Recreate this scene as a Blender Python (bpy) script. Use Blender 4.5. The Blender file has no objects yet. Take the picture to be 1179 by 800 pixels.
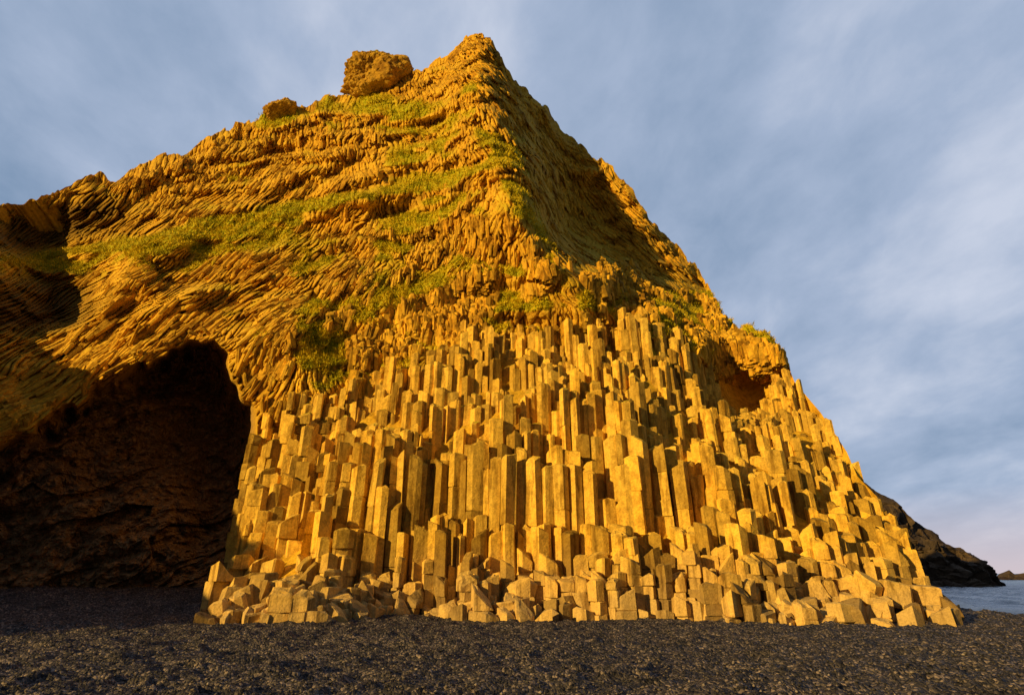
import bpy, math, numpy as np
from mathutils import Vector, kdtree
rng = np.random.default_rng(7)
# ------------------------------------------------------------------ camera
F=655.0; CX=589.5; CY=400.0; H=1.7
P=math.atan(260/655.0); cp,sp=math.cos(P),math.sin(P)
scene=bpy.context.scene
cam=bpy.data.objects.new("camera",bpy.data.cameras.new("camera"))
scene.collection.objects.link(cam); scene.camera=cam
cam.location=(0,0,H); cam.rotation_euler=(math.pi/2+P,0,0)
cam.data.lens=20; cam.data.sensor_width=36; cam.data.clip_end=30000; cam.data.clip_start=0.1
scene.view_settings.view_transform='Standard'
try: scene.view_settings.look='None'
except: pass
scene.view_settings.exposure=0

def unproject(px,py,Y):
    """image pixel coordinates at a chosen forward distance -> world xyz"""
    px=np.asarray(px,float);py=np.asarray(py,float);Y=np.asarray(Y,float)
    cx=(px-CX)/F; cy=(CY-py)/F
    dy=cp-cy*sp; dz=sp+cy*cp
    t=Y/dy
    return np.stack([cx*t, Y+0*cx, H+dz*t],-1)
# ------------------------------------------------------------------ noise
def h32(ix,iy,iz,seed=0):
    a=(ix.astype(np.int64)*374761393+iy.astype(np.int64)*668265263+iz.astype(np.int64)*2147483647+seed*974634777)&0xffffffff
    a=((a^(a>>13))*1274126177)&0xffffffff
    a=((a^(a>>16))*2246822519)&0xffffffff
    a=a^(a>>15)
    return (a&0xffffff)/float(0xffffff)
def vn(x,y,z,seed=0):
    x,y,z=np.broadcast_arrays(np.asarray(x,float),np.asarray(y,float),np.asarray(z,float))
    ix,iy,iz=np.floor(x),np.floor(y),np.floor(z)
    fx,fy,fz=x-ix,y-iy,z-iz
    s=lambda t:t*t*t*(t*(t*6-15)+10)
    fx,fy,fz=s(fx),s(fy),s(fz)
    r=0
    for a in (0,1):
        for b in (0,1):
            for c in (0,1):
                w=(fx if a else 1-fx)*(fy if b else 1-fy)*(fz if c else 1-fz)
                r=r+w*h32(ix+a,iy+b,iz+c,seed)
    return r*2-1
def fbm(x,y,z,o=4,seed=0,g=0.5):
    r=0;a=1;t=0;k=1.0
    for i in range(o):
        r=r+a*vn(x*k+i*17.3,y*k+i*5.1,z*k+i*9.7,seed+i); t+=a; a*=g; k*=2.03
    return r/t
def worley(x,y,seed=0):
    ix,iy=np.floor(x),np.floor(y)
    f1=np.full(x.shape,9.0);f2=np.full(x.shape,9.0);idv=np.zeros(x.shape)
    for a in (-1,0,1):
        for b in (-1,0,1):
            cx=ix+a;cy=iy+b
            qx=cx+0.1+0.8*h32(cx,cy,cx*0,seed+1);qy=cy+0.1+0.8*h32(cx,cy,cx*0,seed+2)
            d=np.hypot(qx-x,qy-y);i=h32(cx,cy,cx*0,seed+3)
            m=d<f1
            f2=np.where(m,f1,np.minimum(f2,d)); idv=np.where(m,i,idv); f1=np.where(m,d,f1)
    return f1,f2,idv
def sm(t): t=np.clip(t,0,1); return t*t*(3-2*t)
def rbf(pts,vals,qx,qy,c=18.0):
    pts=np.array(pts,float);vals=np.array(vals,float);n=len(pts)
    k=lambda ax,ay,bx,by:-np.sqrt((ax-bx)**2+(ay-by)**2+c*c)/100
    A=np.zeros((n+3,n+3));A[:n,:n]=k(pts[:,None,0],pts[:,None,1],pts[None,:,0],pts[None,:,1])
    Q=np.c_[np.ones(n),pts/500];A[:n,n:]=Q;A[n:,:n]=Q.T
    w=np.linalg.solve(A,np.r_[vals,0,0,0])
    r=w[n]+w[n+1]*qx/500+w[n+2]*qy/500
    for i in range(n): r=r+w[i]*k(qx,qy,pts[i,0],pts[i,1])
    return r
# ------------------------------------------------------------------ mesh helpers
def mk(name,verts,faces,mat,smooth=False,attrs=None,parent=None,sizes=None):
    me=bpy.data.meshes.new(name)
    verts=np.asarray(verts,np.float32)
    me.vertices.add(len(verts)); me.vertices.foreach_set("co",verts.ravel())
    if sizes is None:
        faces=np.asarray(faces,np.int32); n,k=faces.shape
        starts=np.arange(n,dtype=np.int32)*k; fl=faces.ravel()
    else:
        fl=np.asarray(faces,np.int32);n=len(sizes);starts=np.r_[0,np.cumsum(sizes)[:-1]].astype(np.int32)
    me.loops.add(len(fl)); me.loops.foreach_set("vertex_index",fl)
    me.polygons.add(n); me.polygons.foreach_set("loop_start",starts)
    me.polygons.foreach_set("use_smooth",np.full(n,smooth))
    me.update(calc_edges=True); me.validate()
    for k,v in (attrs or {}).items():
        a=me.attributes.new(k,'FLOAT','POINT'); a.data.foreach_set("value",np.asarray(v,np.float32).ravel())
    me.materials.append(mat)
    o=bpy.data.objects.new(name,me); scene.collection.objects.link(o)
    if parent: o.parent=parent
    return o
def gridfaces(r,c,flip=False):
    i=np.arange(r*c).reshape(r,c)
    f=np.stack([i[:-1,:-1],i[:-1,1:],i[1:,1:],i[1:,:-1]],-1).reshape(-1,4)
    return f[:,::-1] if flip else f
# ------------------------------------------------------------------ materials
def newmat(name,rough=0.85,spec=0.2):
    m=bpy.data.materials.new(name);m.use_nodes=True;nt=m.node_tree
    b=nt.nodes["Principled BSDF"];b.inputs["Roughness"].default_value=rough
    b.inputs["Specular IOR Level"].default_value=spec
    return m,nt,b
def N(nt,t,**kw):
    n=nt.nodes.new(t)
    for k,v in kw.items():
        if k in n.inputs: n.inputs[k].default_value=v
        else: setattr(n,k,v)
    return n
def ramp(nt,src,stops):
    r=nt.nodes.new("ShaderNodeValToRGB");e=r.color_ramp.elements
    while len(e)<len(stops): e.new(0.5)
    for i,(p,c) in enumerate(stops):
        e[i].position=p;e[i].color=(c[0],c[1],c[2],1) if len(c)==3 else c
    nt.links.new(src,r.inputs[0]);return r.outputs[0]
def mixc(nt,f,a,b,mode='MIX'):
    m=nt.nodes.new("ShaderNodeMix");m.data_type='RGBA';m.blend_type=mode
    for s,v in ((0,f),(6,a),(7,b)):
        if hasattr(v,'links'): nt.links.new(v,m.inputs[s])
        else: m.inputs[s].default_value=v if s==0 else (*v,1)
    return m.outputs[2]
def mth(nt,op,a,b=None):
    m=N(nt,"ShaderNodeMath",operation=op)
    for i,v in enumerate((a,b)):
        if v is None: continue
        if hasattr(v,'links'): nt.links.new(v,m.inputs[i])
        else: m.inputs[i].default_value=v
    return m.outputs[0]
def rockmat(name,c1,c2,c3,scale=1.0,bump=0.5,grass=False,tint=False,cave=False,stack=False):
    m,nt,b=newmat(name,0.9,0.1)
    tc=N(nt,"ShaderNodeTexCoord").outputs["Object"]
    n1=N(nt,"ShaderNodeTexNoise",Scale=0.35*scale,Detail=5,Roughness=0.6);nt.links.new(tc,n1.inputs["Vector"])
    n2=N(nt,"ShaderNodeTexNoise",Scale=3.2*scale,Detail=6,Roughness=0.65);nt.links.new(tc,n2.inputs["Vector"])
    n3=N(nt,"ShaderNodeTexNoise",Scale=14*scale,Detail=4,Roughness=0.7);nt.links.new(tc,n3.inputs["Vector"])
    a=ramp(nt,n1.outputs[0],[(0.35,c1),(0.65,c2)])
    f2=ramp(nt,n2.outputs[0],[(0.45,(0,0,0)),(0.62,(1,1,1))])
    col=mixc(nt,0.5,a,mixc(nt,f2,a,c3))
    if stack:
        sx=N(nt,"ShaderNodeSeparateXYZ");nt.links.new(tc,sx.inputs[0])
        zz=mth(nt,'ADD',sx.outputs[2],mth(nt,'MULTIPLY',n1.outputs[0],3.0))
        low=ramp(nt,mth(nt,'MULTIPLY',zz,0.1),[(0.20,(1,1,1)),(0.44,(0,0,0))])
        col=mixc(nt,mth(nt,'MULTIPLY',low,0.75),col,(0.60,0.43,0.20))
        ge=N(nt,"ShaderNodeNewGeometry");sn=N(nt,"ShaderNodeSeparateXYZ");nt.links.new(ge.outputs["True Normal"],sn.inputs[0])
        up=ramp(nt,sn.outputs[2],[(0.55,(0,0,0)),(0.8,(1,1,1))])
        hi=ramp(nt,mth(nt,'MULTIPLY',zz,0.05),[(0.36,(0,0,0)),(0.60,(1,1,1))])
        nm=ramp(nt,n2.outputs[0],[(0.38,(0,0,0)),(0.53,(1,1,1))])
        col=mixc(nt,mth(nt,'MULTIPLY',mth(nt,'MULTIPLY',up,hi),nm),col,(0.46,0.42,0.02))
        mp=N(nt,"ShaderNodeMapping");mp.inputs["Scale"].default_value=(2.4,2.4,0.35);nt.links.new(tc,mp.inputs[0])
        ns=N(nt,"ShaderNodeTexNoise",Scale=1.0,Detail=6,Roughness=0.65);nt.links.new(mp.outputs[0],ns.inputs["Vector"])
        stn=ramp(nt,ns.outputs[0],[(0.36,(0.38,0.33,0.30)),(0.49,(1,1,1))])
        col=mixc(nt,0.85,col,stn,'MULTIPLY')
    else:
        nd=N(nt,"ShaderNodeTexNoise",Scale=0.55*scale,Detail=7,Roughness=0.68);nt.links.new(tc,nd.inputs["Vector"])
        stn=ramp(nt,nd.outputs[0],[(0.38,(0.44,0.35,0.32)),(0.50,(1,1,1))])
        col=mixc(nt,0.8,col,stn,'MULTIPLY')
    sp_=ramp(nt,n3.outputs[0],[(0.3,(0.65,0.65,0.65)),(0.6,(1.12,1.12,1.12))])
    col=mixc(nt,0.75,col,sp_,'MULTIPLY')
    if tint:
        at=N(nt,"ShaderNodeAttribute",attribute_name="tint")
        tr=ramp(nt,at.outputs["Fac"],[(0,(0.42,0.40,0.42)),(0.45,(1,1,1)),(1,(1.2,1.14,0.95))])
        col=mixc(nt,1.0,col,tr,'MULTIPLY')
    if grass:
        at=N(nt,"ShaderNodeAttribute",attribute_name="grass")
        g=ramp(nt,n3.outputs[0],[(0.3,(0.28,0.24,0.008)),(0.5,(0.54,0.44,0.012)),(0.7,(0.72,0.54,0.03))])
        g2=ramp(nt,n2.outputs[0],[(0.38,(0.54,0.82,0.8)),(0.58,(1,1,1))])
        g=mixc(nt,1.0,g,g2,'MULTIPLY')
        col=mixc(nt,at.outputs["Fac"],col,g)
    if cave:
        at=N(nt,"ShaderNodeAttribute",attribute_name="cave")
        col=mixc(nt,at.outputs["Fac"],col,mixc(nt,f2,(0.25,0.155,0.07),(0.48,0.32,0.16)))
        at=N(nt,"ShaderNodeAttribute",attribute_name="recess_shade")
        col=mixc(nt,at.outputs["Fac"],col,mixc(nt,f2,(0.09,0.05,0.015),(0.17,0.10,0.025)))  # painted shade: darkens the rock colour inside the west recesses
    nt.links.new(col,b.inputs["Base Color"])
    bp=N(nt,"ShaderNodeBump",Strength=bump,Distance=0.12)
    ad=mth(nt,'ADD',n2.outputs[0],mth(nt,'MULTIPLY',n3.outputs[0],0.45))
    nt.links.new(ad,bp.inputs["Height"])
    nt.links.new(bp.outputs[0],b.inputs["Normal"])
    return m
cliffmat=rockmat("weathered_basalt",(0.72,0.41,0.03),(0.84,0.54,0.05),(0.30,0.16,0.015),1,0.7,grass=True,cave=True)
stickmat=rockmat("small_columns_basalt",(0.68,0.38,0.032),(0.80,0.50,0.05),(0.28,0.16,0.02),1,0.5,tint=True)
colmat=rockmat("column_basalt",(0.84,0.52,0.07),(0.92,0.62,0.11),(0.38,0.21,0.035),1,0.65,tint=True,stack=True)
darkrock=rockmat("dark_headland_rock",(0.08,0.058,0.04),(0.12,0.085,0.055),(0.03,0.025,0.02),0.15,0.5)
# ------------------------------------------------------------------ cliff outline in image pixels, with chosen depths
sil=np.array([(-200,262),(-100,250),(0,237),(40,232),(75,216),(100,208),(160,195),(200,182),(240,160),(270,147),(300,138),(340,128),(390,108),(430,98),(470,84),(515,64),(535,44),(553,36),(566,44),(580,75),(600,102),(630,120),(645,150),(680,175),(715,205),(745,245),(775,283),(805,312),(825,345),(838,372),(870,388),(900,402),(915,440),(945,475),(975,520),(987,548),(1010,572),(1022,604),(1045,652),(1070,697),(1086,722)],float)
base=np.array([(245,722),(300,726),(350,726),(400,719),(440,711),(490,707),(530,713),(600,717),(700,716),(780,717),(860,724),(950,723),(1040,725),(1086,722)],float)
def Yg(py): return H/np.tan(np.arctan((py-CY)/F)-P)
ctrl=[(-200,255,36),(-200,400,33),(-200,600,30),(-200,720,30),(-70,270,38),(-70,345,36),
(0,237,44),(40,233,45),(90,213,46.5),(0,300,39),(0,400,35.0),(0,500,32),(0,600,31),(0,700,31),(25,266,46),(75,264,47.5),(130,250,47.5),(50,348,41.5),(95,338,41),
(150,197,48.5),(160,295,40),(150,400,35),(150,550,32),(150,700,31),
(240,160,51),(240,250,44),(240,390,33.5),
(300,138,52),(300,200,48),(300,300,39.5),(320,400,33),(310,500,30.6),(305,600,28.3),(295,660,26.2),(350,520,29.8),(350,600,27.6),
(390,108,53),(430,98,52),(430,200,44),(430,300,38),(430,400,34),(430,500,29.3),(430,600,26.5),(420,660,25.5),
(515,64,50),(520,150,45.0),(520,250,40.5),(520,320,38),(520,400,33.5),
(553,36,48),(553,100,44),(600,102,50),(580,130,43.5),(600,200,40),(618,235,39.6),(645,290,38.2),
(600,320,37.5),(600,380,34.5),(600,440,31),(600,505,28),(600,600,26.8),(600,650,25.5),
(650,215,52),(665,255,53),(705,285,52),(750,322,51),(798,352,49.5),
(645,150,55),(680,185,54.5),(715,215,55),(735,255,54.5),(775,290,56),(825,345,53),
(700,318,38.7),(765,360,38.7),(830,384,42),(700,360,36.5),(800,402,36),(870,392,40),(900,404,39),
(700,450,31),(720,510,28.3),(720,600,26.6),(800,500,30.5),(800,600,27),(850,435,40.5),(868,475,38.5),(880,520,31.5),(920,450,36),
(945,477,35),(900,600,27.5),(987,548,31.5),(960,620,27.5),(1012,574,31),(1045,652,28),(1000,680,25.5),(1070,697,26)]
for x,y in base:
    yy=0.5*Yg(y)+0.5*23.8
    ctrl.append((x,y,yy));ctrl.append((x,y+25,yy-0.2))
cpt=[(a,b) for a,b,_ in ctrl];cv=[c for *_,c in ctrl]
NU,NV=1180,640
U=np.linspace(-200,1086,NU)
top=np.interp(U,sil[:,0],sil[:,1])
bot=np.interp(U,[-200,235,262,1086],[712,712,738,738])
V=np.linspace(0,1,NV)
PX=np.repeat(U[None,:],NV,0);PY=bot[None,:]+(top-bot)[None,:]*V[:,None]
cave=np.array([(-400,560),(-60,545),(0,512),(40,487),(75,466),(120,440),(160,420),(205,402),(245,389),(262,420),(280,447),(298,466),(299,520),(296,600),(291,640),(272,668),(256,690),(246,700),(244,760),(-400,760)],float)
def insided(px,py,poly):
    ins=np.zeros(px.shape,bool);d=np.full(px.shape,1e9);n=len(poly)
    for i in range(n):
        x0,y0=poly[i];x1,y1=poly[(i+1)%n]
        c=((y0>py)!=(y1>py))&(px<(x1-x0)*(py-y0)/(y1-y0+1e-9)+x0);ins^=c
        vx,vy=x1-x0,y1-y0;t=np.clip(((px-x0)*vx+(py-y0)*vy)/(vx*vx+vy*vy),0,1)
        d=np.minimum(d,np.hypot(px-x0-t*vx,py-y0-t*vy))
    return np.where(ins,d,-d)
Y0=rbf(cpt,cv,PX,PY)
nx=12*fbm(PX/45,PY/45,0*PX,3,11);ny=12*fbm(PX/45,PY/45,0*PX+9,3,12)
rag=9*vn(PX/9,PY/14,0*PX,19)
dc=insided(PX+nx*0.9,PY+ny*0.9+rag*(PY<500),cave)
Yc=rbf([(-200,500),(-200,700),(0,520),(0,600),(0,700),(100,450),(100,550),(100,700),(200,420),(200,500),(200,600),(200,700),(290,470),(290,600),(250,700),(240,560)],
       [36,33,37,35,33.5,41,38,35,46,44,40,36.5,47,44,36.5,46],PX,PY)
Yc=Yc+2.6*fbm(PX/80+PY/160,PY/60,0*PX,4,21)
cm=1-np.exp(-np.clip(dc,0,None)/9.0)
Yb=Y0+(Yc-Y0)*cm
Pt=unproject(PX,PY,Yb)
ctop=np.interp(PX,[240,300,340,400,460,520,570,620,700,760,800,840,900,1090],[640,490,470,445,422,402,388,380,378,384,402,432,402,402])
ctop=ctop+14*vn(PX/30,0*PX,0*PX,5)
colreg=(PY>ctop)&(dc<-1)&(PX>240)
creg=sm((PY-ctop)/18.0)*(dc<2)*(PX>240)
X,Yw,Z=Pt[...,0],Pt[...,1],Pt[...,2]
upper=(1-creg)*(1-np.clip(cm*1.2,0,1))
edge=sm((1-V[:,None])*40)+0*PX
warp=fbm(X/8,Yw/8,Z/8,3,31)
q=Z/5.0+1.3*warp+0.03*X
fr=q-np.floor(q)
ledge=(np.where(fr<0.68,fr/0.68*0.2,0.2+(fr-0.68)/0.32*0.8)-fr)
amp=3.3*sm((Z-14)/8)*(0.6+0.5*fbm(X/9,Z/9,Yw*0,2,33))
big=fbm(X/5,Yw/5,Z/5,3,41)*2.1
med=fbm(X/1.6,Yw/1.6,Z/1.3,3,51)*0.45
thp=[(0,260),(0,420),(100,300),(100,400),(200,240),(200,350),(300,180),(300,280),(300,360),(360,420),(400,330),(430,150),(430,250),(520,120),(520,300),(600,200),(600,340),(700,210),(720,300),(800,330),(800,380),(-200,400),(-200,300)]
thv=[18,32,28,34,2,32,-8,14,28,-10,5,-18,-5,-20,8,-10,5,-35,-30,-35,-10,30,25]
TH=rbf(thp,thv,PX,PY)+10*vn(PX/80,PY/80,0*PX,77)
# evenly spaced jointing pattern, independent of the local recesses
Yr=np.interp(PY,[40,250,420,700],[50,42,34,30])
Pr=unproject(PX,PY,Yr);XR=Pr[...,0];B=Pr[...,2]*1.1
rib=np.zeros_like(Z)
wsum=np.zeros_like(Z)
for t0 in (-36,-12,10,32):
    w=np.clip(1-abs(TH-t0)/24,0,1)**3+1e-5
    a=math.radians(t0)
    ua=XR*math.cos(a)-B*math.sin(a);ub=XR*math.sin(a)+B*math.cos(a)
    ua=ua+0.9*fbm(XR/3.5,0*XR,B/3.5,2,61)
    f1,f2,idv=worley(ua/0.38,ub/2.5,100+int(t0))
    r=-(idv-0.5)*0.55+0.6*np.exp(-(f2-f1)*7)
    rib+=w*r;wsum+=w
rib/=wsum
grs=fbm(X/4,Yw/4,Z/4,5,71,0.6)
def bandy(xs,ys,wd,lo,hi): return np.exp(-((PY-np.interp(PX,xs,ys))/wd)**2)*sm((PX-lo)/20)*sm((hi-PX)/20)
gband=bandy([0,100,250,300,400,560,700],[305,298,268,260,235,200,250],17,-300,625)
gband=np.maximum(gband,1.15*bandy([300,430,520,600,700,800,900],[430,385,348,335,345,380,398],38,330,915))
gband=np.maximum(gband,0.9*bandy([280,400,470,540],[145,120,130,130],20,280,560))
gband=np.maximum(gband,0.85*bandy([440,520,600],[275,235,255],34,420,640))
gband=np.maximum(gband,0.8*bandy([450,540,600],[190,150,190],32,430,610))
soft=sm(gband*1.3+grs*0.6-0.35)
Yd=Yb+(upper*(amp*ledge+big+med+rib*1.0*(1-0.5*soft)-0.35*soft))*(0.35+0.65*edge)
cu=X*0.8+Z*0.6+0.8*fbm(X/3,Z/3,Yw/3,3,5);cw=-X*0.6+Z*0.8
f1,f2,idb=worley(cu/3.2,cw/1.5,300)
f1s,f2s,idc2=worley(cu/1.1+0.5*fbm(X,Z,Yw,3,6),cw/0.55,310)
cavedisp=(idb-0.5)*1.6+(idc2-0.5)*0.55+fbm(X/1.6,Yw/1.6,Z/1.2,5,8,0.6)*1.6
Yd=Yd+(np.clip(cm,0,1)*cavedisp+creg*1.4)*(0.35+0.65*edge)
Pd=unproject(PX,PY,Yd)
jit=(1.2*fbm(X/1.7,Z/1.7,Yw/2,3,91)+0.9*(worley(X/1.1,Z/1.4,95)[2]-0.5))*(1-edge)*(PX<905)
Pd[...,2]+=jit
def gridn(Pg):
    du=np.gradient(Pg,axis=1);dv=np.gradient(Pg,axis=0)
    n=np.cross(du,dv);n/=np.linalg.norm(n,axis=-1,keepdims=True)+1e-9
    return n
def blur(a,k):
    for ax in (0,1):
        p=np.concatenate([np.repeat(np.take(a,[0],ax),k,ax),a,np.repeat(np.take(a,[-1],ax),k,ax)],ax)
        c=np.cumsum(p,ax);c=np.concatenate([np.zeros_like(np.take(c,[0],ax)),c],ax)
        n=a.shape[ax];a=(np.take(c,range(2*k+1,2*k+1+n),ax)-np.take(c,range(0,n),ax))/(2*k+1)
    return a
Ps=np.stack([blur(Pd[...,i],4) for i in range(3)],-1)
Nn=gridn(Ps)
grass=sm((Nn[...,2]*0.9+0.65*grs+0.6*gband-0.43)/0.50)
grass*=(1-np.clip(cm*3,0,1))*sm((Z-9)/4)*(1-0.8*sm((PY-ctop-30)/20)*(PX>240))
grass*=np.where((PX>640)&(PY<335),0.3,1)
# shade of the west-side recesses, painted as a darker rock colour
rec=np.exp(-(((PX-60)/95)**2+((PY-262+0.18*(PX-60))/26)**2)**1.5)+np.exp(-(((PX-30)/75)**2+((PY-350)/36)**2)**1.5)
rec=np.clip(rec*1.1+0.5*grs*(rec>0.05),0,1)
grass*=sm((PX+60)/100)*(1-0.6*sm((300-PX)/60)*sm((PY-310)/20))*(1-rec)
nb=14
back=[]
for k in range(1,nb):
    s=k/(nb-1)
    q_=Pd[-1].copy(); q_[:,1]+=40*s**1.3+0.3; q_[:,2]=q_[:,2]*(1-s**1.6)-2*s
    q_+= (np.stack([fbm(q_[:,0]/4,q_[:,1]/4,q_[:,2]/4,3,3)]*3,-1))*[0.3,1,0.8]*min(1,s*4)
    q_[:,0]-=np.clip(q_[:,0],0,None)*0.25*s
    back.append(q_[None])
Pall=np.concatenate([Pd]+back,0)
ext=lambda a:np.concatenate([a,np.zeros((nb-1,NU))],0)
ga=np.concatenate([grass,np.repeat(grass[-1:],nb-1,0)],0)
cliff=mk("basalt_sea_cliff",Pall.reshape(-1,3),gridfaces(NV+nb-1,NU),cliffmat,False,{"grass":ga,"cave":ext(np.clip(cm*1.2,0,1)),"recess_shade":ext(0.85*rec*upper)})
# ------------------------------------------------------------------ small columns on the cliff
def prism_batch(C,A,R,L,seed):
    r=np.random.default_rng(seed);n=len(C)
    A=A/np.linalg.norm(A,axis=1,keepdims=True)
    ref=np.tile([0.0,1.0,0.0],(n,1))+r.normal(0,0.2,(n,3));B1=np.cross(A,ref);B1/=np.linalg.norm(B1,axis=1,keepdims=True)
    B2=np.cross(A,B1)
    ph=r.uniform(0,6.28,n)
    vs=[]
    hs=[-0.5,0.42,0.5];sc=[0.85,1.0,0.6]
    ang=ph[:,None]+np.arange(6)[None]*math.pi/3+r.normal(0,0.2,(n,6))
    rr=R[:,None]*(1+r.normal(0,0.15,(n,6)))
    tilt=r.normal(0,0.5,(n,2));bend=r.normal(0,0.04,(n,2))*L[:,None]
    for h,s in zip(hs,sc):
        lx=rr*s*np.cos(ang);ly=rr*s*np.sin(ang)
        off=h*L[:,None]+(tilt[:,:1]*lx+tilt[:,1:]*ly)*(h>0)
        vs.append(C[:,None]+B1[:,None]*(lx+bend[:,:1]*h)[...,None]+B2[:,None]*(ly+bend[:,1:]*h)[...,None]+A[:,None]*off[...,None])
    Vv=np.stack(vs,1).reshape(n,18,3)
    f=[]
    for k in (0,1):
        for i in range(6):
            j=(i+1)%6;f.append((k*6+i,k*6+j,k*6+6+j,k*6+6+i))
    f.append((12,13,14,15));f.append((12,15,16,17))
    f=np.array(f)
    Fc=(f[None]+(np.arange(n)*18)[:,None,None]).reshape(-1,4)
    return Vv.reshape(-1,3),Fc
NS=8000
ii=rng.integers(3,NV-3,NS*7);jj=rng.integers(3,NU-3,NS*7)
clump=sm(0.5+1.6*fbm(X/3,Z/3,Yw/3,3,141))
ok=(upper[ii,jj]>0.6)&(grass[ii,jj]<0.45)&(soft[ii,jj]<0.7)&(PY[ii,jj]<700)&(dc[ii,jj]<-7)&(rng.random(len(ii))<clump[ii,jj])&(edge[ii,jj]>0.6)
ok&=rec[ii,jj]<0.25
ii,jj=ii[ok][:NS],jj[ok][:NS]
c=Pd[ii,jj]
Nb=gridn(np.stack([blur(Pd[...,i],10) for i in range(3)],-1))
nr=Nb[ii,jj]
th=np.radians(TH[ii,jj]+rng.normal(0,4,len(ii)))
upv=np.array([0,0,1.0])-nr*nr[:,2:3];upv/=np.linalg.norm(upv,axis=1,keepdims=True)
rt=np.cross(upv,nr);rt*=np.sign(rt[:,:1]+1e-9)
ax=upv*np.cos(th)[:,None]+rt*np.sin(th)[:,None]
ax=ax+nr*rng.uniform(-0.03,0.06,len(ii))[:,None]
R=rng.uniform(0.09,0.16,len(ii));L=rng.uniform(0.6,1.9,len(ii))
c=c-nr*(R*0.4)[:,None]
vv,ff=prism_batch(c,ax,R,L,3)
mk("small_columns",vv,ff,stickmat,False,{"tint":np.repeat(rng.uniform(0.15,0.95,len(ii)),18)},parent=cliff)
NR=3800
w=(creg<0.95)&(PY>ctop-75)&(PX>330)&(PX<905)&(dc<-15)&(PY>top[None,:]+8)&(clump>0.5)
idx=np.argwhere(w);idx=idx[rng.integers(0,len(idx),NR)]
c=Pd[idx[:,0],idx[:,1]]
axr=np.tile([0,0,1.0],(NR,1))+rng.normal(0,0.12,(NR,3))
R=rng.uniform(0.14,0.28,NR);L=rng.uniform(0.5,1.7,NR)
vv,ff=prism_batch(c,axr,R,L,5)
mk("ledge_columns",vv,ff,stickmat,False,{"tint":np.repeat(rng.uniform(0,1,NR),18)},parent=cliff)
# ------------------------------------------------------------------ big column stack
sel=np.argwhere(colreg&(Pt[...,2]>-0.3))
sel=sel[::8]
spt=Pt[sel[:,0],sel[:,1]]
kd=kdtree.KDTree(len(spt))
for i,p in enumerate(spt): kd.insert((p[0],p[1],0),i)
kd.balance()
levels=np.array([0.0,0.75,1.5,2.4,3.4,7.1,8.3,10.4,11.4,13.4,14.4,16.4,18.5,20,21.5,23])
lev_side=np.array([0.0,0.7,1.4,2.2,3.1,4.2,5.2,6.3,7.4,8.5,9.7,11,12.3,13.6,15,16.5,18,20,22])
S=0.64
def warpuv(u,v):
    y=19.0+16*(1-np.exp(-v/16.0))*1.35
    g=1-0.25*sm((y-24)/12)
    x=2.0+(u)*g
    return x,y
VV=[];FF=[];SZ=[];TT=[];vc=0
def ring_add(rings,tint):
    global vc
    n=len(rings[0])
    for r in rings: VV.append(r)
    for k in range(len(rings)-1):
        for i in range(n):
            j=(i+1)%n
            FF.extend((vc+k*n+i,vc+k*n+j,vc+(k+1)*n+j,vc+(k+1)*n+i));SZ.append(4)
    FF.extend([vc+(len(rings)-1)*n+i for i in range(n)]);SZ.append(n)
    TT.extend([tint]*(n*len(rings)));vc+=n*len(rings)
cells=[]
nuu=int(56/S);nvv=int(34/(S*0.866))
for b in range(nvv):
    for a in range(-nuu//2,nuu//2):
        cells.append(((a+0.5*(b%2))*S,b*S*0.866))
cells=np.array(cells)
angs=np.radians(30+60*np.arange(6))
corner=cells[:,None,:]+np.stack([np.cos(angs),np.sin(angs)],-1)[None]*S/math.sqrt(3)
kx=np.round(corner[...,0],3);ky=np.round(corner[...,1],3)
jx=vn(kx*3.3+3.3,ky*3.3,0*kx,201)*0.33*S+vn(kx/3,ky/3,0*kx,203)*0.5;jy=vn(kx*3.3,ky*3.3+7.7,0*kx+5,202)*0.33*S+vn(kx/3,ky/3,0*kx+8,204)*0.5
cx_,cy_=warpuv(corner[...,0]+jx,corner[...,1]+jy)
poly=np.stack([cx_,cy_],-1);cen=poly.mean(1)
ncol=0
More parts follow.
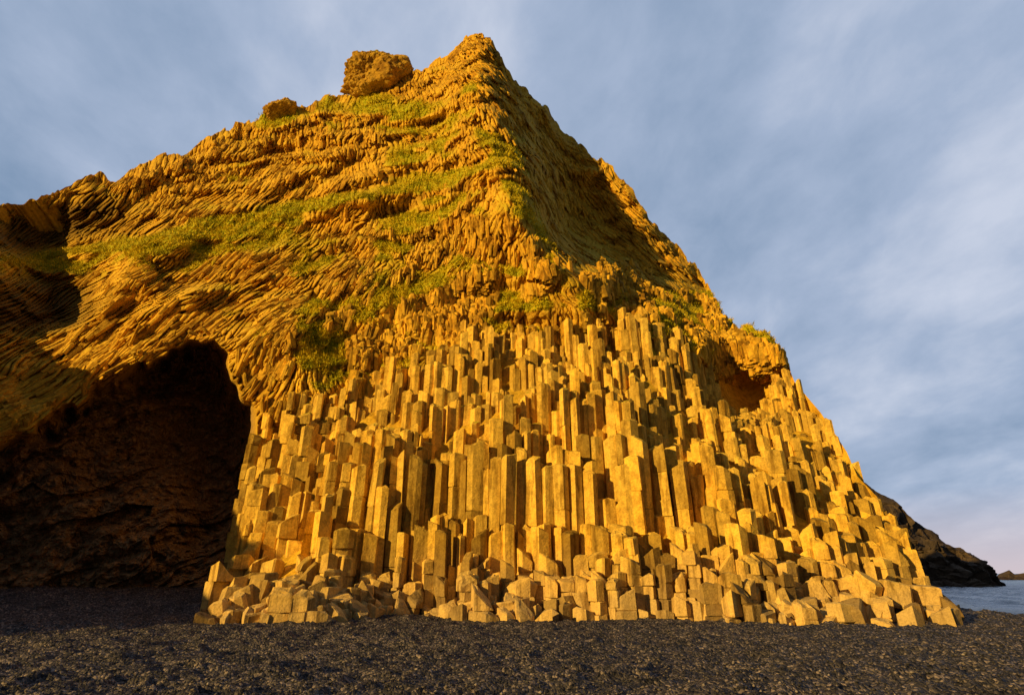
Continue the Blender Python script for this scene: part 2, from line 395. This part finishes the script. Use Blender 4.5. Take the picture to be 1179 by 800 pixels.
for i in range(len(cells)):
    x,y=cen[i]
    res=kd.find_n((x,y,0),4)
    if not res or res[0][2]>0.5: continue
    z=float(np.mean([spt[r[1]][2] for r in res[:3]]))
    cl=float(fbm(x/2.0,y/2.0,np.array(0.0),2,211))
    mid=float(sm((x+9)/4)*sm((12-x)/5))
    midz=mid*float(sm((z-2)/1.5)*sm((9-z)/2))
    zz=z+2.1*cl+rng.normal(0,0.30)
    lv=levels if rng.random()<mid else lev_side
    k=int(np.argmin(abs(lv-zz)))
    t=lv[k]+rng.normal(0,0.2)+((0.42-0.12*midz)*rng.normal() if z>3.5 else 0)
    if z>2.5 and rng.random()<0.27: t-=rng.uniform(1.0,3.6)
    t=0.85*t+0.15*zz
    if x>13: t=min(t,z+0.9)
    t=min(t,z+1.9)
    if t<0.15: t=0.15+abs(rng.normal(0,0.25))
    pl=poly[i]-cen[i]
    tint=float(np.clip(0.5+rng.normal(0,0.3),0,1))
    lean=np.array([0.015*(-x)/10+rng.normal(0,0.014),rng.normal(0,0.012)+0.02])
    zb=max(-0.6,t-8.0)
    zc=t;js=[t]
    left=x<-8.5
    step=(0.45,1.1) if t<3.2 else ((0.5,1.6) if left else ((0.7,2.2) if mid<0.6 else (1.2,3.6)))
    while zc>zb+0.5:
        zc-=rng.uniform(*step)*(1 if zc>3 else 0.7)
        js.append(max(zc,zb))
        if zc<=zb: break
    js=js[::-1]
    low=t<3.2
    for s in range(len(js)-1):
        z0,z1=js[s],js[s+1]
        if z1-z0<0.05: continue
        last=(s==len(js)-2)
        o=rng.normal(0,0.07 if left else (0.045 if (low or mid<0.5) else 0.018),2)
        rot=rng.normal(0,0.08 if (low or left) else 0.02)
        sc=0.915+rng.normal(0,0.025)
        cr,sr=math.cos(rot),math.sin(rot)
        q=np.stack([pl[:,0]*cr-pl[:,1]*sr,pl[:,0]*sr+pl[:,1]*cr],-1)*sc
        tl=rng.normal(0,0.30 if (last) else 0.05,2)
        if last and low: tl*=1.4
        ch=min(0.045,(z1-z0)*0.3)
        rings=[]
        for zz_,s_ in ((z0,0.93),(z0+ch*0.6,1.0),(z1-ch,1.0),(z1,0.86 if last else 0.93)):
            xy=q*s_+(rng.normal(0,0.012,(6,2)))
            h=zz_+((tl*xy).sum(1) if zz_>z0+ch else 0)
            c2=cen[i]+o+lean*(zz_)
            rings.append(np.c_[xy+c2,h if np.ndim(h) else np.full(6,h)])
        if last:
            xy=q*0.5;rings.append(np.c_[xy+cen[i]+o+lean*z1,z1+0.04+(tl*xy).sum(1)+rng.normal(0,0.04,6)])
        ring_add(rings,float(np.clip(tint+rng.normal(0,0.10),0,1)))
    ncol+=1
stack=mk("basalt_column_stack",np.concatenate(VV),FF,colmat,False,{"tint":TT},sizes=SZ)
print("columns",ncol)
# fallen blocks along the foot
VV=[];FF=[];SZ=[];TT=[];vc=0
bx=base[:,0];by=base[:,1]
NB=130
for k in range(NB):
    px=rng.uniform(250,430) if k<60 else rng.uniform(430,1080)
    fy=float(np.interp(px,bx,by))
    Yf=0.5*Yg(fy)+0.5*23.8-rng.uniform(-1.8,0.1 if k>=60 else 0.3)
    p=unproject(px,fy,Yf)
    r=rng.uniform(0.22,0.55);Lh=rng.uniform(0.2,0.65)
    zc=rng.uniform(-0.05,0.2)+max(0,(Yf-(0.5*Yg(fy)+0.5*23.8)))*0.55
    axv=Vector((rng.normal(0,0.28),rng.normal(0,0.28),1)).normalized()
    b1=axv.orthogonal().normalized();b2=axv.cross(b1)
    c0=np.array([p[0],Yf,zc]);rings=[]
    an=np.arange(6)*math.pi/3+rng.uniform(0,1)+rng.normal(0,0.2,6);rr=r*(1+rng.normal(0,0.15,6))
    tl=rng.normal(0,0.2,2)
    for h,s_ in ((-Lh,0.9),(-Lh*0.85,1),(Lh*0.88,1),(Lh,0.86)):
        rings.append(c0+np.outer(rr*s_*np.cos(an),b1)+np.outer(rr*s_*np.sin(an),b2)+np.outer(h+(h>0)*rr*(tl[0]*np.cos(an)+tl[1]*np.sin(an)),axv))
    ring_add(rings,float(rng.uniform(0.1,0.8)))
mk("fallen_basalt_blocks",np.concatenate(VV),FF,colmat,False,{"tint":TT},sizes=SZ)
# ------------------------------------------------------------------ grass tufts
gi=np.argwhere((grass>0.6)&(PX>-50))
gi=gi[rng.integers(0,len(gi),36000)]
gp=Pd[gi[:,0],gi[:,1]]+rng.normal(0,0.06,(len(gi),3))
nb_=4
bp=np.repeat(gp,nb_,0)+np.c_[rng.normal(0,0.08,(len(gi)*nb_,2)),np.zeros(len(gi)*nb_)]
an=rng.uniform(0,6.28,len(bp));w_=rng.uniform(0.02,0.06,len(bp));hh=rng.uniform(0.05,0.17,len(bp))
dirv=np.c_[np.cos(an),np.sin(an),0*an]*w_[:,None]
tip=bp+np.c_[rng.normal(0,0.12,(len(bp),2)),hh]
tv=np.stack([bp-dirv-[0,0,0.05],bp+dirv-[0,0,0.05],tip],1).reshape(-1,3)
gm,nt,b=newmat("grass_blades",0.7,0.1)
nn=N(nt,"ShaderNodeTexNoise",Scale=0.8,Detail=5);nt.links.new(N(nt,"ShaderNodeTexCoord").outputs["Object"],nn.inputs["Vector"])
nt.links.new(ramp(nt,nn.outputs[0],[(0.38,(0.38,0.34,0.010)),(0.58,(0.72,0.54,0.02))]),b.inputs["Base Color"])
mk("grass",tv,np.arange(len(tv)).reshape(-1,3),gm)
# ------------------------------------------------------------------ summit boulders
import bmesh
def boulder(name,loc,size,seed,mat):
    r=np.random.default_rng(seed)
    bm=bmesh.new();bmesh.ops.create_icosphere(bm,subdivisions=6,radius=1)
    v=np.array([q.co[:] for q in bm.verts])
    pn=r.normal(0,1,(26,3));pn/=np.linalg.norm(pn,axis=1,keepdims=True);ph=r.uniform(0.72,0.95,26)
    dots=v@pn.T
    d=np.min(np.where(dots>0.05,ph/np.maximum(dots,0.05),9),axis=1);d=np.minimum(d,1.15)
    d=d+0.16*fbm(v[:,0]*2+seed,v[:,1]*2,v[:,2]*2,3,seed)+0.12*fbm(v[:,0]*8,v[:,1]*8,v[:,2]*8,3,seed+4)
    v=v*d[:,None];flare=1+0.25*np.clip(-v[:,2:3],0,1);v=v*np.concatenate([flare,flare,flare*0+1],1)*size
    for q,c in zip(bm.verts,v): q.co=c
    me=bpy.data.meshes.new(name);bm.to_mesh(me);bm.free();me.materials.append(mat)
    me.attributes.new("grass",'FLOAT','POINT').data.foreach_set("value",sm((v[:,2]/size[2]-0.75)/0.3)*0.6)
    o=bpy.data.objects.new(name,me);o.location=loc;scene.collection.objects.link(o);return o
bouldermat=rockmat("boulder_rock",(0.50,0.28,0.03),(0.62,0.38,0.04),(0.20,0.11,0.02),0.8,0.9,grass=True)
boulder("boulder",unproject(431,91,52.5),np.array([4.1,3.4,3.9]),5,bouldermat)
boulder("boulder",unproject(325,134,52.5),np.array([2.4,2.2,1.8]),9,bouldermat)
# ------------------------------------------------------------------ ground
def stepsgrid(lo,hi,mid0,mid1,fine,grow):
    a=list(np.arange(mid0,mid1,fine));s=fine;x=a[-1]
    while x<hi: s*=grow;x+=s;a.append(x)
    s=fine;x=a[0]
    while x>lo: s*=grow;x-=s;a.insert(0,x)
    return np.array(a)
gx=stepsgrid(-4000,6000,-26,29,0.058,1.08)
ys=[7.0]
while ys[-1]<50: ys.append(ys[-1]+max(0.04,ys[-1]*0.0040))
s=ys[-1]-ys[-2]
while ys[-1]<9000: s*=1.09;ys.append(ys[-1]+s)
s=0.05;pre=[7.0]
while pre[0]>-3000: s*=1.12;pre.insert(0,pre[0]-s)
gy=np.array(pre[:-1]+ys)
GX,GY=np.meshgrid(gx,gy)
def groundz(x,y):
    z=0.85*sm((-x-6)/7)*sm((y-23)/10)
    z=z+0.10*fbm(x/5,y/5,0*x,2,401)
    xs=np.interp(y,[-100,0,20,30,43.6,107,150,300],[10,18,21,22.0,23.2,42,44,20])
    dd=np.clip(x-xs,0,None)*0.8
    z=z-np.minimum(dd*0.38,7)
    far=sm((y-400)/300);z=z*(1-far)-7*far
    return z
def micro(fx,fy):
    f1,f2,pid=worley(fx/0.15,fy/0.15,501)
    wx=0.5*fbm(fx/0.8,fy/0.8,0*fx,2,3)
    fa,fb,pid2=worley(fx/0.42+wx,fy/0.36+wx,511)
    return (0.05*fbm(fx/0.5,fy/0.4,0*fx,3,421)+0.10*fbm(fx/1.4,fy/1.0,0*fx,2,422)+0.022*(0.6-f1)*(pid>0.25)
            +0.17*np.clip(fa,0,0.7)*(0.4+pid2))
GZ=groundz(GX,GY)
f=sm((60-GY)/15)*sm((GX+30)/4)*sm((33-GX)/4)*sm((GY-5)/2)
m_=(f>0)
GZ[m_]+=micro(GX[m_],GY[m_])*f[m_]
gm,nt,b=newmat("black_pebble_beach",0.7,0.18)
tc=N(nt,"ShaderNodeTexCoord").outputs["Object"]
v1=N(nt,"ShaderNodeTexVoronoi",Scale=20);nt.links.new(tc,v1.inputs["Vector"])
n1=N(nt,"ShaderNodeTexNoise",Scale=1.2,Detail=5);nt.links.new(tc,n1.inputs["Vector"])
n2=N(nt,"ShaderNodeTexNoise",Scale=30,Detail=3);nt.links.new(tc,n2.inputs["Vector"])
sep=N(nt,"ShaderNodeSeparateColor");nt.links.new(v1.outputs["Color"],sep.inputs[0])
c1=ramp(nt,sep.outputs[0],[(0,(0.02,0.02,0.025)),(0.5,(0.052,0.049,0.055)),(0.8,(0.12,0.105,0.10)),(1,(0.30,0.245,0.21))])
c2=ramp(nt,n1.outputs[0],[(0.35,(0.65,0.65,0.68)),(0.65,(1.25,1.2,1.17))])
nt.links.new(mixc(nt,1,c1,c2,'MULTIPLY'),b.inputs["Base Color"])
bmp=N(nt,"ShaderNodeBump",Strength=0.9,Distance=0.04)
nt.links.new(mth(nt,'SUBTRACT',n2.outputs[0],v1.outputs["Distance"]),bmp.inputs["Height"]);nt.links.new(bmp.outputs[0],b.inputs["Normal"])
mk("black_pebble_beach_ground",np.stack([GX,GY,GZ],-1).reshape(-1,3),gridfaces(*GX.shape),gm,True)
# pebbles
NP=34000
t=rng.uniform(0,1,NP);py_=8.5*np.exp(t*math.log(30/8.5));pxx=rng.uniform(-1,1,NP)*(py_*0.95+1)
pz=groundz(pxx,py_)+micro(pxx,py_)
r=0.012+0.026*rng.random(NP)**3
o8=np.array([(1,0,0),(0,1,0),(-1,0,0),(0,-1,0),(0,0,1),(0,0,-1),],float)
f8=np.array([(0,1,4),(1,2,4),(2,3,4),(3,0,4),(1,0,5),(2,1,5),(3,2,5),(0,3,5)])
an=rng.uniform(0,6.28,NP)
ov=o8[None]*r[:,None,None]*(1+rng.normal(0,0.25,(NP,6,3)))*[1.2,0.9,0.7]
rx=ov[...,0]*np.cos(an)[:,None]-ov[...,1]*np.sin(an)[:,None];ry=ov[...,0]*np.sin(an)[:,None]+ov[...,1]*np.cos(an)[:,None]
pv=np.stack([rx+pxx[:,None],ry+py_[:,None],ov[...,2]+pz[:,None]+0.006],-1).reshape(-1,3)
pf=(f8[None]+(np.arange(NP)*6)[:,None,None]).reshape(-1,3)
pm,nt,b=newmat("pebble_stone",0.6,0.25)
at=N(nt,"ShaderNodeAttribute",attribute_name="tint")
nt.links.new(ramp(nt,at.outputs["Fac"],[(0,(0.02,0.02,0.025)),(0.6,(0.06,0.056,0.058)),(0.92,(0.15,0.125,0.11)),(1,(0.33,0.28,0.25))]),b.inputs["Base Color"])
mk("pebbles",pv,pf,pm,True,{"tint":np.repeat(rng.random(NP),6)})
# ------------------------------------------------------------------ sea
sx=stepsgrid(-6000,14000,20,140,0.6,1.1);sy=stepsgrid(-3000,20000,20,200,0.6,1.1)
SX,SY=np.meshgrid(sx,sy)
shx=np.interp(SY,[-100,0,20,30,43.6,107,150,300],[10,18,21,22.0,23.2,42,44,20])+4.8
ds=SX-shx
wob=4*fbm(SX/14,SY/14,0*SX,3,611)
swell=np.clip(np.sin((ds+wob)/9*2*math.pi),0,1)**2.5*np.exp(-np.clip(ds,0,None)/45)*0.6
wv=0.22*fbm(SX/9,SY/4,0*SX,3,601)+0.12*fbm(SX/2.0,SY/1.2,0*SX,3,602)+swell*(ds>0)
fade=sm((700-np.hypot(SX-60,SY))/400)
SZ_=-1.45+wv*fade
foam=np.clip(1.2*swell+1.2*np.exp(-np.abs(ds-2+0.4*wob)/2.5)+0.9*np.clip(fbm(SX/3,SY/2,0*SX,4,620,.65)-0.12,0,1)*(ds<90)*(ds>0),0,1)*fade
seam,nt,b=newmat("sea_water",0.18,0.5)
tc=N(nt,"ShaderNodeTexCoord").outputs["Object"]
n1=N(nt,"ShaderNodeTexNoise",Scale=0.5,Detail=8,Roughness=0.65);nt.links.new(tc,n1.inputs["Vector"])
n2=N(nt,"ShaderNodeTexNoise",Scale=0.9,Detail=9,Roughness=0.75);nt.links.new(tc,n2.inputs["Vector"])
at=N(nt,"ShaderNodeAttribute",attribute_name="foam")
ff_=ramp(nt,mth(nt,'ADD',mth(nt,'MULTIPLY',at.outputs["Fac"],0.8),mth(nt,'MULTIPLY',n2.outputs[0],0.7)),[(0.50,(0,0,0)),(0.66,(1,1,1))])
nt.links.new(mixc(nt,ff_,(0.04,0.10,0.18),(0.85,0.87,0.90)),b.inputs["Base Color"])
nt.links.new(mth(nt,'ADD',mth(nt,'MULTIPLY',ff_,0.6),0.25),b.inputs["Roughness"])
bmp=N(nt,"ShaderNodeBump",Strength=0.8,Distance=0.6);nt.links.new(n1.outputs[0],bmp.inputs["Height"]);nt.links.new(bmp.outputs[0],b.inputs["Normal"])
mk("sea",np.stack([SX,SY,SZ_],-1).reshape(-1,3),gridfaces(*SX.shape),seam,True,{"foam":foam})
# ------------------------------------------------------------------ distant headland, sea stack
def ridge(name,tops,Yt,Yfoot,py_foot,mat,nu=160,nv=50,amp=3,seed=1):
    tops=np.array(tops,float);u=np.linspace(tops[0,0],tops[-1,0],nu);tp=np.interp(u,tops[:,0],tops[:,1])
    T=unproject(u,tp,np.full(nu,Yt));Fo=unproject(u,np.full(nu,py_foot),np.full(nu,Yfoot));Fo[:,2]=-4
    g=[]
    for k in range(nv*2):
        s=k/(nv-1)
        if s<=1: p=Fo+(T-Fo)*s; p[:,2]=Fo[:,2]+(T[:,2]-Fo[:,2])*s**1.3
        else:
            s2=s-1;p=T.copy();p[:,1]+=(Yt-Yfoot)*1.5*s2;p[:,0]+=(Yt-Yfoot)*0.8*s2;p[:,2]=T[:,2]+( -5-T[:,2])*s2**1.4
        a=amp*min(1,s*2)*min(1,abs(s-1)*5+0.2)
        p=p+np.stack([fbm(p[:,0]/8,p[:,1]/8,p[:,2]/8,5,seed,.6),fbm(p[:,0]/8+9,p[:,1]/8,p[:,2]/8,5,seed+5,.6),fbm(p[:,0]/5,p[:,1]/5+3,p[:,2]/5,5,seed+9,.6)*0.5],-1)*a
        g.append(p)
    return mk(name,np.concatenate(g),gridfaces(nv*2,nu),mat)
ridge("distant_headland",[(900,520),(985,548),(1012,566),(1030,576),(1052,598),(1075,614),(1090,626),(1118,637),(1135,650),(1146,664),(1152,680)],175,140,674,darkrock,nu=220,nv=70,amp=7,seed=31)
ridge("sea_stack",[(1143,672),(1152,660),(1162,656),(1168,661),(1180,659),(1200,655),(1240,661),(1260,675)],330,318,672,darkrock,nu=100,nv=24,amp=1.6,seed=37)
# ------------------------------------------------------------------ assumed cliff flank west of the cave (outside the view), placed to shade it
n1_,n2_=130,80
g=[]
for k in range(n2_):
    s=k/(n2_-1)
    a=np.linspace(0,1,n1_)
    cxp=np.interp(a,[0,0.2,0.4,0.6,0.8,1],[-50,-44,-40,-38,-36,-35]);cyp=np.interp(a,[0,0.2,0.4,0.6,0.8,1],[48,34,24,13,3,-9])
    hh=np.interp(a,[0,0.2,0.4,0.6,0.8,1],[27,23,19,14,10,-1])
    side=(s-0.5)*2
    wdt=np.interp(a,[0,0.5,1],[9,8,6])
    p=np.stack([cxp+side*wdt,cyp+side*1.5,hh*(1-abs(side)**1.8)-1.5],-1)
    p+=np.stack([fbm(p[:,0]/3,p[:,1]/3,p[:,2]/3,4,71),fbm(p[:,0]/3,p[:,1]/3,p[:,2]/3+7,4,72),fbm(p[:,0]/3+5,p[:,1]/3,p[:,2]/3,4,73)],-1)*1.4
    g.append(p)
mk("assumed_shading_headland",np.concatenate(g),gridfaces(n2_,n1_,True),cliffmat,False,{"grass":np.zeros(n1_*n2_),"cave":np.zeros(n1_*n2_)})
# ------------------------------------------------------------------ light
el=math.radians(15);az=math.atan2(-0.79,-0.61)
sd=Vector((math.sin(az)*math.cos(el),math.cos(az)*math.cos(el),math.sin(el)))
sun=bpy.data.lights.new("sun",'SUN');sun.energy=5;sun.angle=math.radians(0.5);sun.color=(1,0.66,0.2)
so=bpy.data.objects.new("sun",sun);scene.collection.objects.link(so);so.rotation_euler=sd.to_track_quat('Z','Y').to_euler()
w=bpy.data.worlds.new("sky");scene.world=w;w.use_nodes=True;nt=w.node_tree
for n in list(nt.nodes): nt.nodes.remove(n)
out=N(nt,"ShaderNodeOutputWorld")
st=N(nt,"ShaderNodeTexSky");st.sky_type='NISHITA';st.sun_disc=False;st.sun_elevation=el;st.sun_rotation=az
b1=N(nt,"ShaderNodeBackground",Strength=0.05);nt.links.new(st.outputs[0],b1.inputs[0])
tc=N(nt,"ShaderNodeTexCoord").outputs["Generated"]
sx_=N(nt,"ShaderNodeSeparateXYZ");nt.links.new(tc,sx_.inputs[0])
M=lambda op,a,b=None: mth(nt,op,a,b)
zc=M('ADD',M('MAXIMUM',sx_.outputs[2],0.0),0.30)
cb=N(nt,"ShaderNodeCombineXYZ");nt.links.new(M('DIVIDE',sx_.outputs[0],zc),cb.inputs[0]);nt.links.new(M('DIVIDE',sx_.outputs[1],zc),cb.inputs[1])
mp=N(nt,"ShaderNodeMapping");mp.inputs["Rotation"].default_value=(0,0,math.radians(50));mp.inputs["Scale"].default_value=(1.0,0.7,1);nt.links.new(cb.outputs[0],mp.inputs[0])
na=N(nt,"ShaderNodeTexNoise",Scale=1.3,Detail=6,Roughness=0.45,Distortion=0.2);nt.links.new(mp.outputs[0],na.inputs["Vector"])
nb2=N(nt,"ShaderNodeTexNoise",Scale=6.5,Detail=8,Roughness=0.6,Distortion=0.2);nt.links.new(mp.outputs[0],nb2.inputs["Vector"])
tot=M('ADD',M('MULTIPLY',na.outputs[0],0.77),M('MULTIPLY',nb2.outputs[0],0.23))
cc=ramp(nt,tot,[(0.37,(0.22,0.32,0.48)),(0.5,(0.39,0.48,0.65)),(0.61,(0.60,0.66,0.80))])
hf=ramp(nt,sx_.outputs[2],[(0.0,(1,1,1)),(0.11,(0,0,0))])
cc=mixc(nt,hf,cc,(0.66,0.57,0.62))
# sky dimmed behind the camera, added to cut fill and deepen shadows
dk=ramp(nt,M('ADD',M('MULTIPLY',sx_.outputs[1],0.5),0.5),[(0.42,(0.14,0.14,0.14)),(0.72,(1,1,1))])
cc=mixc(nt,1.0,cc,dk,'MULTIPLY')
b2=N(nt,"ShaderNodeBackground",Strength=1.0);nt.links.new(cc,b2.inputs[0])
mx=N(nt,"ShaderNodeMixShader");mx.inputs[0].default_value=0.95
nt.links.new(b1.outputs[0],mx.inputs[1]);nt.links.new(b2.outputs[0],mx.inputs[2]);nt.links.new(mx.outputs[0],out.inputs[0])
